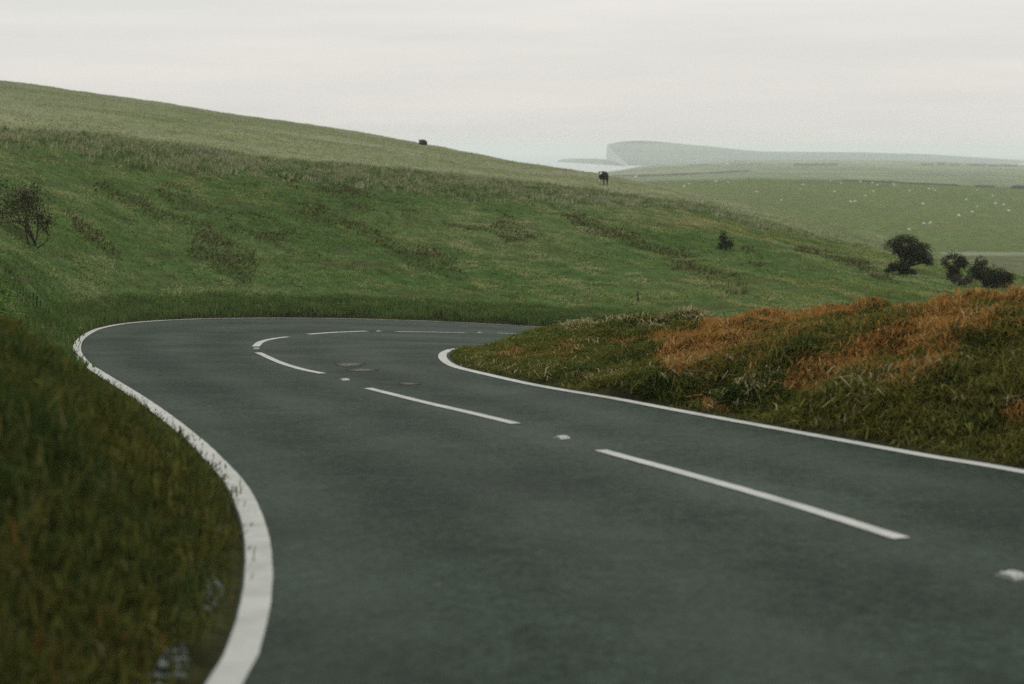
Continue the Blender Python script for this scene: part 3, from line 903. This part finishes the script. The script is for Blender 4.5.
def leaves(name, pts, size, cols, parent):
    n = len(pts)
    d1 = rng.normal(0, 1, (n, 3)); d1 /= np.linalg.norm(d1, axis=1)[:, None]
    d2 = np.cross(d1, rng.normal(0, 1, (n, 3))); d2 /= np.linalg.norm(d2, axis=1)[:, None] + 1e-9
    s = (size * rng.uniform(.5, 1.3, n))[:, None]
    V = np.stack([pts - d1 * s, pts - d2 * s * .35, pts + d1 * s, pts + d2 * s * .35], 1).reshape(-1, 3)
    F = np.arange(n * 4)
    me = raw_mesh(name, V, F, np.arange(n) * 4, np.full(n, 4), m_twig)
    at = me.attributes.new('tint', 'FLOAT_COLOR', 'POINT')
    at.data.foreach_set('color', np.concatenate([np.repeat(cols, 4, 0), np.ones((n * 4, 1))], 1).astype(np.float32).ravel())
    return obj(name, me, parent)
DARK = [(0.012, 0.016, 0.006), (0.026, 0.030, 0.011), (0.048, 0.050, 0.020)]
def tree(name, base, clumps, label, cat, n_leaf, leaf=.09, trunk_r=.14, cols=DARK, gaps=.2, group=None, stems=1):
    """clumps: (dx, dy, dz, rx, ry, rz) from the foot of the tree; limbs run from the foot to every clump"""
    root = empty(name, base)
    V, F = [], []
    fork = Vector((0, 0, 0))
    cz = min(c_[2] for c_ in clumps)
    for s_ in range(stems):
        off = Vector((random.uniform(-.15, .15), random.uniform(-.1, .1), 0)) * (0 if stems == 1 else 2)
        for c_ in clumps:
            tgt = Vector(c_[:3])
            m1 = off * .8 + Vector((tgt.x * .18, tgt.y * .18, max(.25, cz * .45)))
            m2 = m1.lerp(tgt, .55) + Vector((random.gauss(0, .08), random.gauss(0, .08), random.gauss(0.05, .05)))
            tube(V, F, [off + Vector((0, 0, -.2)), m1, m2, tgt], [trunk_r * random.uniform(.8, 1.1), trunk_r * .75, trunk_r * .4, trunk_r * .12])
            for _ in range(7):
                d_ = Vector((random.uniform(-1.3, 1.3) * c_[3], random.uniform(-1.3, 1.3) * c_[4], random.uniform(-1, 1.1) * c_[5])) * .75
                st0 = m2.lerp(tgt, random.random())
                tube(V, F, [st0, st0.lerp(tgt + d_, .5) + Vector((0, 0, .05)), tgt + d_], [trunk_r * .2, trunk_r * .12, .012], 4)
    obj('trunk', poly_mesh('trunk', V, F, m_bark, True), root)
    vol = np.array([c_[3] * c_[4] * c_[5] for c_ in clumps]) ** .75
    pts = []
    for c_, v_ in zip(clumps, vol / vol.sum()):
        n = int(n_leaf * v_)
        u_ = rng.normal(0, 1, (n, 3)); u_ /= np.linalg.norm(u_, axis=1)[:, None]
        rad = rng.random(n) ** .5 * (1 + .26 * rng.normal(0, 1, n) * (rng.random(n) < .5))
        pts.append(np.array(c_[:3]) + u_ * rad[:, None] * np.array(c_[3:]))
    pts = np.vstack(pts)
    g_ = np.array([mnoise.noise(Vector(q_ * 1.9) + Vector(base)) for q_ in pts])
    keep_ = (g_ > -gaps) & (pts[:, 2] > .05)
    pts = pts[keep_]
    g2 = np.array([mnoise.noise(Vector(q_ * .9) + Vector(base) * 1.7) for q_ in pts])
    leaves('crown', pts, leaf, lerp3(cols, rng.random(len(pts)) * .7 + g2 * .4 + .1), root)
    return tag(root, label, cat, group)
def at_hill(px, py):
    h = pick(hill_t, px, py)
    return h
def mpp(p_): return p_[1] / FPX
b_ = at_hill(905, 270); s_ = mpp(b_)
print('hawthorn', b_)
def cl(s_, foot, lst):
    """clump list given in pixels about the foot"""
    return [((x - foot[0]) * s_, dy, (foot[1] - y) * s_, rx * s_, ry, rz * s_) for x, y, rx, rz, dy, ry in lst]
tree('hawthorn_tree', b_, cl(s_, (905, 270), [(895, 246, 11, 7, 0, 1.2), (906, 242, 13, 8, .3, 1.5), (916, 249, 13, 9, -.2, 1.5), (924, 257, 9, 7, .1, 1.1), (905, 252, 14, 7, -.4, 1.4), (914, 259, 11, 5, .2, 1.0), (928, 262, 6, 4, 0, .8)]),
     'large dark wind bent hawthorn with a crown leaning right', 'tree', 16000, .055, .12)
b_ = at_hill(901, 275); s_ = mpp(b_)
tree('low_bush', b_, cl(s_, (901, 275), [(894, 267, 5, 5, 0, .7), (901, 266, 5, 6, -.1, .8), (906, 271, 5, 5, 0, .6), (912, 273, 4, 4, 0, .6), (888, 271, 3, 3, 0, .4)]),
     'low dark bush under the leaning hawthorn', 'bush', 5200, .05, .05)
b_ = at_hill(953, 281); s_ = mpp(b_)
print('tree2', b_)
tree('round_tree', b_, cl(s_, (953, 281), [(955, 260, 9, 8, 0, 1.0), (949, 263, 6, 7, .2, .8), (961, 263, 6, 7, -.1, .8), (954, 270, 6, 6, 0, .7), (951, 276, 4, 5, .1, .6), (958, 276, 4, 5, -.1, .6)]),
     'small dark round headed tree on a narrow stem', 'tree', 7500, .05, .09)
b_ = at_hill(990, 289)
print('clump', b_); s_ = mpp(b_)
tree('thorn_thicket', b_, cl(s_, (990, 289), [(981, 263, 5, 7, 0, .8), (977, 273, 8, 9, .1, 1.0), (988, 275, 10, 9, -.1, 1.2), (1000, 277, 9, 9, .2, 1.1), (1009, 279, 7, 7, 0, .9), (993, 283, 14, 6, -.3, 1.1)]),
     'wide dark thorn thicket with one upright peak', 'bush', 13000, .05, .07, stems=2)
b_ = at_hill(959, 286); s_ = mpp(b_)
tree('scrubby_bush', b_, cl(s_, (959, 288), [(956, 281, 4, 5, 0, .6), (963, 284, 4, 3, 0, .5), (968, 282, 3, 4, 0, .5)]), 'faint grey brown scrub between round tree and thicket', 'bush', 900, .08, .04,
     [(0.03, 0.03, 0.02), (0.06, 0.055, 0.035), (0.08, 0.07, 0.05)])
b_ = at_hill(726, 251); s_ = mpp(b_)
print('midbush', b_)
tree('hillside_bush', b_, cl(s_, (727, 251), [(724, 238, 5, 8, 0, .6), (730, 243, 6, 6, .1, .6), (722, 246, 4, 4, 0, .5), (733, 245, 3, 4, 0, .4)]),
     'small dark upright bush alone on the open slope', 'bush', 1300, .06, .045, [(0.02, 0.024, 0.010), (0.036, 0.038, 0.018), (0.06, 0.058, 0.03)])

# bare shrub at the left: fine branching
b_ = at_hill(33, 246)
print('shrub', b_); s_ = mpp(b_)
root = tag(empty('bare_shrub', b_), 'tall bare twiggy shrub at the left edge of the slope', 'shrub')
V, F = [], []; tips = []
def grow(p0, d0, ln, r0, depth):
    pts = [p0]; d_ = d0.copy(); p_ = p0.copy()
    for i in range(4):
        d_ = (d_ + Vector((random.gauss(0, .16), random.gauss(0, .16), random.gauss(0.03, .1)))).normalized()
        p_ = p_ + d_ * ln / 4
        pts.append(p_.copy())
    tube(V, F, pts, [r0 * (1 - .16 * i) for i in range(5)], 5 if depth < 2 else 4)
    if depth >= 4:
        tips.append(pts[-1]); tips.append(pts[2]); return
    for k in range(random.choice([2, 3, 3])):
        q_ = pts[random.choice([2, 3, 4])]
        nd = (d_ + Vector((random.gauss(0, .55), random.gauss(0, .5), random.gauss(.05, .4)))).normalized()
        grow(q_, nd, ln * random.uniform(.55, .8), r0 * .55, depth + 1)
H_ = 92 * s_
for dx, dz, ln in ((-.2, 1, .36), (.05, 1, .40), (-.45, .9, .33), (.15, 1, .28), (.8, .65, .2), (-.12, 1, .38)):
    grow(Vector((random.uniform(-.1, .1), random.uniform(-.1, .1), -.1)), Vector((dx, random.gauss(0, .2), dz)).normalized(), H_ * ln, .028, 0)
obj('trunk', poly_mesh('trunk', V, F, m_bark, True), root)
tp = np.array([tuple(q_) for q_ in tips])
tp = np.repeat(tp, 5, 0) + rng.normal(0, .12, (len(tp) * 5, 3))
leaves('crown', tp, .042, lerp3([(0.022, 0.026, 0.011), (0.038, 0.040, 0.019), (0.055, 0.05, 0.027)], rng.random(len(tp))), root)

# low dead stalks in the brown streaks belong to the turf; far hedges follow
def hedge(px_pts, h, label, tree_, wid=2.5, seed=0):
    pts = [pick(tree_, *q_) for q_ in px_pts]
    pts = [np.array(q_) for q_ in pts if q_ is not None]
    if len(pts) < 2: print('hedge miss', label); return
    c_, _ = resample(np.array(pts), 70)
    G_ = []
    for i, q_ in enumerate(c_):
        hh_ = h * (.55 + .8 * fbm(np.array([i * .37]), np.array([seed * 3.1]), 11)[0]) * min(1, .4 + min(i, 69 - i) * .2)
        prof = [(-wid / 2, -.3), (-wid / 2 * .9, hh_ * .6), (-wid * .25, hh_), (wid * .25, hh_ * .96), (wid / 2, hh_ * .55), (wid / 2, -.3)]
        G_.append([(q_[0], q_[1] + a_ * 1.0, q_[2] + z_) for a_, z_ in prof])
    o = obj('hedgerow', grid_mesh('hedgerow', np.array(G_).transpose(1, 0, 2)[::-1], m_hedge))
    tag(o, label, 'hedge', 'hedgerows between the far fields')
m_hedge = plain('hedge_leaf', (0.03, 0.042, 0.022), 0.95, 0.1, .4, .5)
hedge([(612, 176.3), (640, 176.6), (680, 175.2), (715, 173.4), (752, 171.3)], 1.9, 'long thin dark hedge climbing right across the hazy pale field', far_t, 5, 1)
hedge([(842, 180.6), (880, 182.2), (915, 183.8), (960, 185.8)], 0.8, 'dark hedge along the top edge of the sheep field', past_t, 3, 2)
hedge([(976, 186.6), (994, 187.0)], 0.9, 'short low hedge between two gaps on the field top', past_t, 3, 3)
hedge([(1012, 188.3), (1040, 189.6)], 1.8, 'thick dark hedge at the right end of the field top', past_t, 4, 4)
hedge([(686, 165.9), (712, 165.2)], 2, 'short faint hedge high in the hazy fields', far_t, 6, 5)
# distant woods
Vw, Fw = [], []
def wood(px0, px1, py, h, Yd, dens):
    for i in range(int(dens)):
        x = random.uniform(px0, px1)
        q_ = pick(far_t, x, py + random.uniform(-.4, .4))
        if q_ is None: continue
        r_ = h * random.uniform(.5, 1.0)
        o0 = len(Vw); n = 7
        rings = [(0.55, -.2), (1.0, .35), (.8, .75), (.3, 1.0)]
        for rr_, zz_ in rings:
            for j in range(n):
                an = 2 * math.pi * j / n
                k_ = random.uniform(.8, 1.15)
                Vw.append((q_[0] + math.cos(an) * rr_ * r_ * k_, q_[1] + math.sin(an) * rr_ * r_ * k_, q_[2] + zz_ * r_ * 1.2))
        for i_ in range(3):
            for j in range(n):
                Fw.append((o0 + i_ * n + j, o0 + i_ * n + (j + 1) % n, o0 + (i_ + 1) * n + (j + 1) % n, o0 + (i_ + 1) * n + j))
        Fw.append(tuple(o0 + 3 * n + j for j in range(n)))
for a_, bq, y_, h_, d_ in ((794, 836, 165.2, 5, 50), (922, 934, 165.0, 4.5, 14), (938, 946, 164.9, 5, 10), (949, 960, 165.2, 4, 12), (968, 985, 165.6, 5, 20), (988, 1017, 166.2, 5, 32), (728, 760, 164.2, 3.5, 20), (735, 750, 161.5, 4, 12)):
    wood(a_, bq, y_, h_ * .55, 2600, int(d_ * 1.6))
tag(obj('distant_woods', poly_mesh('distant_woods', Vw, Fw, m_hedge)), 'dark strips of far woodland in the haze', None, None, 'stuff')

# ------------------------------------------------------------------ animals
def skin_body(name, joints, edges, radii, mat, sub=2):
    me = bpy.data.meshes.new(name)
    me.from_pydata(joints, edges, [])
    me.materials.append(mat)
    o = bpy.data.objects.new(name, me)
    COL.objects.link(o)
    md = o.modifiers.new('skin', 'SKIN')
    md.use_smooth_shade = True
    for i, r_ in enumerate(radii):
        sv2 = me.skin_vertices[0].data[i]
        sv2.radius = r_ if isinstance(r_, tuple) else (r_, r_)
        sv2.use_root = (i == 0)
    ss = o.modifiers.new('subdivision', 'SUBSURF'); ss.levels = sub; ss.render_levels = sub
    return o
def animal_mat(name, a_, b2, scale, lo, hi):
    m, t, b = material(name)
    tcn = N(t, 'ShaderNodeTexCoord')
    c_, f_ = noise_col(t, tcn.outputs['Object'], scale, [(lo, a_), (hi, b2)], 2, 0.4, .3)
    t.links.new(c_, b.inputs['Base Color'])
    return m
m_cow_bw = animal_mat('pied_hide', (0.012, 0.011, 0.010), (0.62, 0.6, 0.55), 1.1, 0.57, 0.61)
m_cow_k = animal_mat('black_hide', (0.010, 0.010, 0.009), (0.022, 0.02, 0.018), 2.0, 0.3, 0.7)
m_fleece = animal_mat('fleece', (0.66, 0.65, 0.58), (0.80, 0.79, 0.73), 6, 0.3, 0.7)
def cow(name, mat, label, loc, rz, sc, lying=False):
    # spine along +Y (head at +Y), feet at z = 0
    if lying:
        hb = .42; lg = .10
    else:
        hb = 1.02; lg = 0
    J = [(0, -.62, hb), (0, -.15, hb - .03), (0, .42, hb), (0, .72, hb + .14), (0, .98, hb + .24), (0, 1.28, hb + .1)]
    Rr = [(.42, .38), (.54, .48), (.44, .42), (.20, .24), (.16, .17), (.09, .10)]
    Ed = [(0, 1), (1, 2), (2, 3), (3, 4), (4, 5)]
    def leg(par, x, y, hind):
        i = len(J)
        if lying:
            J.extend([(x * 1.4, y, .22), (x * 1.6, y + .38, .12), (x * 1.5, y + (.05 if hind else .1), .08)])
            Rr.extend([(.13, .13), (.08, .08), (.06, .06)])
        else:
            J.extend([(x, y, .72), (x, y + (.07 if not hind else -.10), .40), (x, y + (.02 if not hind else -.04), .10), (x, y + .06, .03)])
            Rr.extend([(.13, .14), (.075, .08), (.05, .055), (.065, .07)])
        Ed.append((par, i))
        for k in range(i, len(J) - 1): Ed.append((k, k + 1))
    leg(2, .19, .48, False); leg(2, -.19, .48, False)
    leg(0, .19, -.62, True); leg(0, -.19, -.62, True)
    i = len(J); J.extend([(.17, .96, hb + .33), (.27, .93, hb + .31)]); Rr.extend([(.06, .03), (.04, .02)]); Ed.extend([(4, i), (i, i + 1)])
    i = len(J); J.extend([(-.17, .96, hb + .33), (-.27, .93, hb + .31)]); Rr.extend([(.06, .03), (.04, .02)]); Ed.extend([(4, i), (i, i + 1)])
    i = len(J); J.extend([(0, -.93, hb + .12), (0, -1.0, hb - .3), (0, -1.0, max(hb - .62, .12))]); Rr.extend([(.045, .045), (.03, .03), (.05, .05)]); Ed.extend([(0, i), (i, i + 1), (i + 1, i + 2)])
    o = skin_body(name, J, Ed, Rr, mat)
    o.location = loc; o.rotation_euler = (0, 0, rz); o.scale = (sc,) * 3
    return tag(o, label, 'cow')
q_ = at_hill(603.5, 185.5); print('cow', q_)
cow('standing_cow', m_cow_bw, 'black and white cow standing end on upon the pale ridge', q_, R(160), 15.5 * mpp(q_) / 1.50)
q_ = at_hill(423, 145.2); print('black cow', q_)
cow('resting_cow', m_cow_k, 'black cow lying down on the skyline of the pale field', q_ if q_ else P(423, 145, 221), R(28), 6.2 * mpp(q_) / .85 if q_ else 1, True)

J = [(0, -.34, .52), (0, .05, .53), (0, .34, .54), (0, .52, .50), (0, .70, .36)]
Rr = [(.21, .21), (.25, .25), (.2, .21), (.11, .12), (.06, .07)]
Ed = [(0, 1), (1, 2), (2, 3), (3, 4)]
for par, x, y in ((2, .11, .3), (2, -.11, .3), (0, .11, -.34), (0, -.11, -.34)):
    i = len(J); J.extend([(x, y, .26), (x, y, .02)]); Rr.extend([(.055, .055), (.035, .035)]); Ed.extend([(par, i), (i, i + 1)])
for x in (.09, -.09):
    i = len(J); J.append((x, .54, .54)); Rr.append((.035, .02)); Ed.append((3, i))
sheep0 = skin_body('grazing_sheep', J, Ed, Rr, m_fleece, 1)
sheep_px = [(666.8, 183.6), (684, 187.2), (689.4, 184.6), (716.2, 182.2), (728.3, 183.2), (756.2, 192.7), (781.4, 201), (800.6, 189.5), (803.5, 185.4), (830.7, 181.6), (834.2, 192.4), (841.5, 184.2),
            (850.9, 202.6), (855.3, 202.4), (860.5, 182.6), (864.9, 196.8), (872.8, 183.6), (873.7, 192.3), (877.2, 185.6), (892.7, 184.2), (894.7, 186.2), (909.7, 191.6), (909.4, 230.6), (923.4, 205),
            (924.3, 224.6), (929.3, 189.8), (929.8, 224.1), (932.8, 189.2), (935.1, 191.3), (958.5, 216.8), (965.8, 200.6), (972.5, 213), (977, 207.7), (977.5, 190.8), (992.4, 196.8), (996, 204.7), (1003.3, 206), (1009.1, 211.8)]
sheep_px.sort()
ORD = ['first', 'second', 'third', 'fourth', 'fifth', 'sixth', 'seventh', 'eighth', 'ninth', 'tenth', 'eleventh', 'twelfth', 'thirteenth', 'fourteenth', 'fifteenth', 'sixteenth', 'seventeenth', 'eighteenth', 'nineteenth', 'twentieth']
first = True
n_sh = len(sheep_px)
for i, (x, y) in enumerate(sheep_px):
    h = pick(past_t, x, y)
    if h is None: print('sheep miss', x, y); continue
    o = sheep0 if first else sheep0.copy()
    if not first: COL.objects.link(o)
    first = False
    o.location = h
    o.rotation_euler = (0, 0, R(random.choice([80, 95, 110, -85, -100, 40, 150]) + random.uniform(-15, 15)))
    s2 = random.uniform(1.0, 1.3); o.scale = (s2,) * 3
    side = 'white sheep in the far green field, %s from the %s' % ((ORD[i], 'left') if i < n_sh / 2 else (ORD[n_sh - 1 - i], 'right'))
    tag(o, side, 'sheep', 'sheep grazing in the far green field')

# ------------------------------------------------------------------ small things
m_wood_pale = plain('weathered_wood', (0.34, 0.31, 0.24), 0.9, 0.1, 9, .3)
m_wood_dark = plain('dark_wood', (0.05, 0.045, 0.035), 0.9, 0.1, 9, .3)
def post(px, py, hpx, mat, label, tilt=0.0, wid=.12):
    q_ = at_hill(px, py)
    if q_ is None: print('post miss', px, py); return
    h = hpx * mpp(q_)
    w_ = wid / 2
    V = [(a_ * w_ * k_, c_ * w_ * k_, z_) for z_, k_ in ((-.3, 1), (h * .5, .97), (h - .05, .94), (h, .6)) for a_, c_ in ((-1, -1), (1, -1), (1, 1), (-1, 1))]
    F = [(l * 4 + j, l * 4 + (j + 1) % 4, l * 4 + 4 + (j + 1) % 4, l * 4 + 4 + j) for l in range(3) for j in range(4)] + [(12, 13, 14, 15), (3, 2, 1, 0)]
    o = obj('fence_post', poly_mesh('fence_post', V, F, mat))
    o.location = q_; o.rotation_euler = (R(random.uniform(-3, 3)), tilt, R(random.uniform(0, 45)))
    tag(o, label, 'post', 'old fence posts on the hillside')
post(134.5, 136, 8, m_wood_pale, 'pale thin post farthest left along the upper field edge', R(4), .09)
post(252, 153.5, 8, m_wood_pale, 'pale thin post second from left along the upper field edge', R(3), .09)
post(356, 164, 8, m_wood_pale, 'pale thin post below and left of the skyline cow', R(-3), .09)
post(700.5, 206.5, 7, m_wood_pale, 'short pale post leaning right on the lower ridge', R(28), .14)
post(796, 226, 7, m_wood_pale, 'faded pale post at the right end of the ridge', R(5), .12)
post(638, 303, 12, m_wood_dark, 'thin dark post at the foot of the slope behind the bank', R(0), .05)

m_stud = plain('stud_casing', (0.20, 0.21, 0.19), 0.6, 0.4, 60, .25)
m_lens = plain('stud_reflector', (0.55, 0.57, 0.53), 0.2, 0.6, 60, .1)
def stud(px, py, label, ang):
    c_ = on_road(px, py)
    root = empty('road_stud', (c_[0], c_[1], float(zroad(*c_)) + .002), ang)
    root.rotation_euler = (-.07, 0, ang)
    root.scale = (.85, .8, .9)
    V, F = [], []
    # casing: two ramps and raised middle, seen as a low hump; chamfered all round
    prof = [(-.09, .0), (-.065, .010), (-.045, .018), (.045, .018), (.065, .010), (.09, .0)]
    for y_, z_ in prof:
        hw = .062 if abs(y_) < .1 else .05
        V += [(-hw, y_, -.004), (-hw * .86, y_, z_ + .004), (hw * .86, y_, z_ + .004), (hw, y_, -.004)]
    for i in range(5):
        for j in range(3):
            F.append((i * 4 + j, i * 4 + j + 1, i * 4 + j + 5, i * 4 + j + 4))
    F += [(0, 1, 2, 3), (23, 22, 21, 20)]
    obj('casing', poly_mesh('casing', V, F, m_stud), root)
    for sx in (-.026, .026):
        V = [(sx + math.cos(a_) * .016, -.062 + y_, .012 + math.sin(a_) * .010) for y_ in (0, .12) for a_ in [2 * math.pi * k / 8 for k in range(8)]]
        F = [(k, (k + 1) % 8, 8 + (k + 1) % 8, 8 + k) for k in range(8)] + [tuple(range(7, -1, -1)), tuple(range(8, 16))]
        obj('reflector', poly_mesh('reflector', V, F, m_lens), root)
    tag(root, label, 'road stud', 'road studs in the gaps of the centre line')
stud(1012, 577, 'road stud nearest the camera at the right frame edge', .45)
stud(562, 438.5, 'road stud in the gap between the two longest white dashes', .45)
stud(344.5, 380.3, 'road stud left of the second long dash', .5)
stud(256.5, 349, 'road stud at the leftmost turn of the centre line', .2)
stud(379, 331.6, 'road stud between the two far dashes behind the bend', -.8)
stud(480, 332.9, 'farthest road stud, beside the bank tip', -.8)

m_white = plain('whitewash', (0.75, 0.74, 0.70), 0.8, 0.2, 1, .05)
m_slate = plain('slate_roof', (0.12, 0.11, 0.11), 0.8, 0.2, 1, .2)
def cottage(px, py, tree_, label, ln=8, sc=1.0):
    q_ = pick(tree_, px, py)
    if q_ is None: print('cottage miss'); return
    root = empty('white_cottage', q_, R(random.uniform(-20, 20)))
    root.scale = (sc,) * 3
    a_, d_, h = ln / 2, 3.0, 3.4
    V = [(-a_, -d_, -1), (a_, -d_, -1), (a_, d_, -1), (-a_, d_, -1), (-a_, -d_, h), (a_, -d_, h), (a_, d_, h), (-a_, d_, h), (-a_, 0, h + 2.4), (a_, 0, h + 2.4)]
    F = [(0, 1, 5, 4), (2, 3, 7, 6), (1, 2, 6, 9, 5), (3, 0, 4, 8, 7)]
    obj('wall', poly_mesh('wall', V, F, m_white), root)
    e = .4
    V = [(-a_ - e, -d_ - e, h - .25), (a_ + e, -d_ - e, h - .25), (a_ + e, 0, h + 2.5), (-a_ - e, 0, h + 2.5), (-a_ - e, d_ + e, h - .25), (a_ + e, d_ + e, h - .25)]
    V += [(x, y, z - .15) for x, y, z in V]
    obj('roof', poly_mesh('roof', V, [(0, 1, 2, 3), (3, 2, 5, 4), (7, 6, 9, 8), (8, 9, 10, 11), (0, 6, 7, 1), (4, 5, 11, 10)], m_slate), root)
    tag(root, label, 'house', 'tiny white cottages in the haze')
cottage(635.5, 177.3, far_t, 'tiny white cottage by the thin hedge right of the pied cow', 7, .45)
cottage(728, 163.8, far_t, 'tiny white cottage left of its pair below the headland', 9, .7)
cottage(749, 163.2, far_t, 'tiny white cottage right of its pair below the headland', 9, .7)
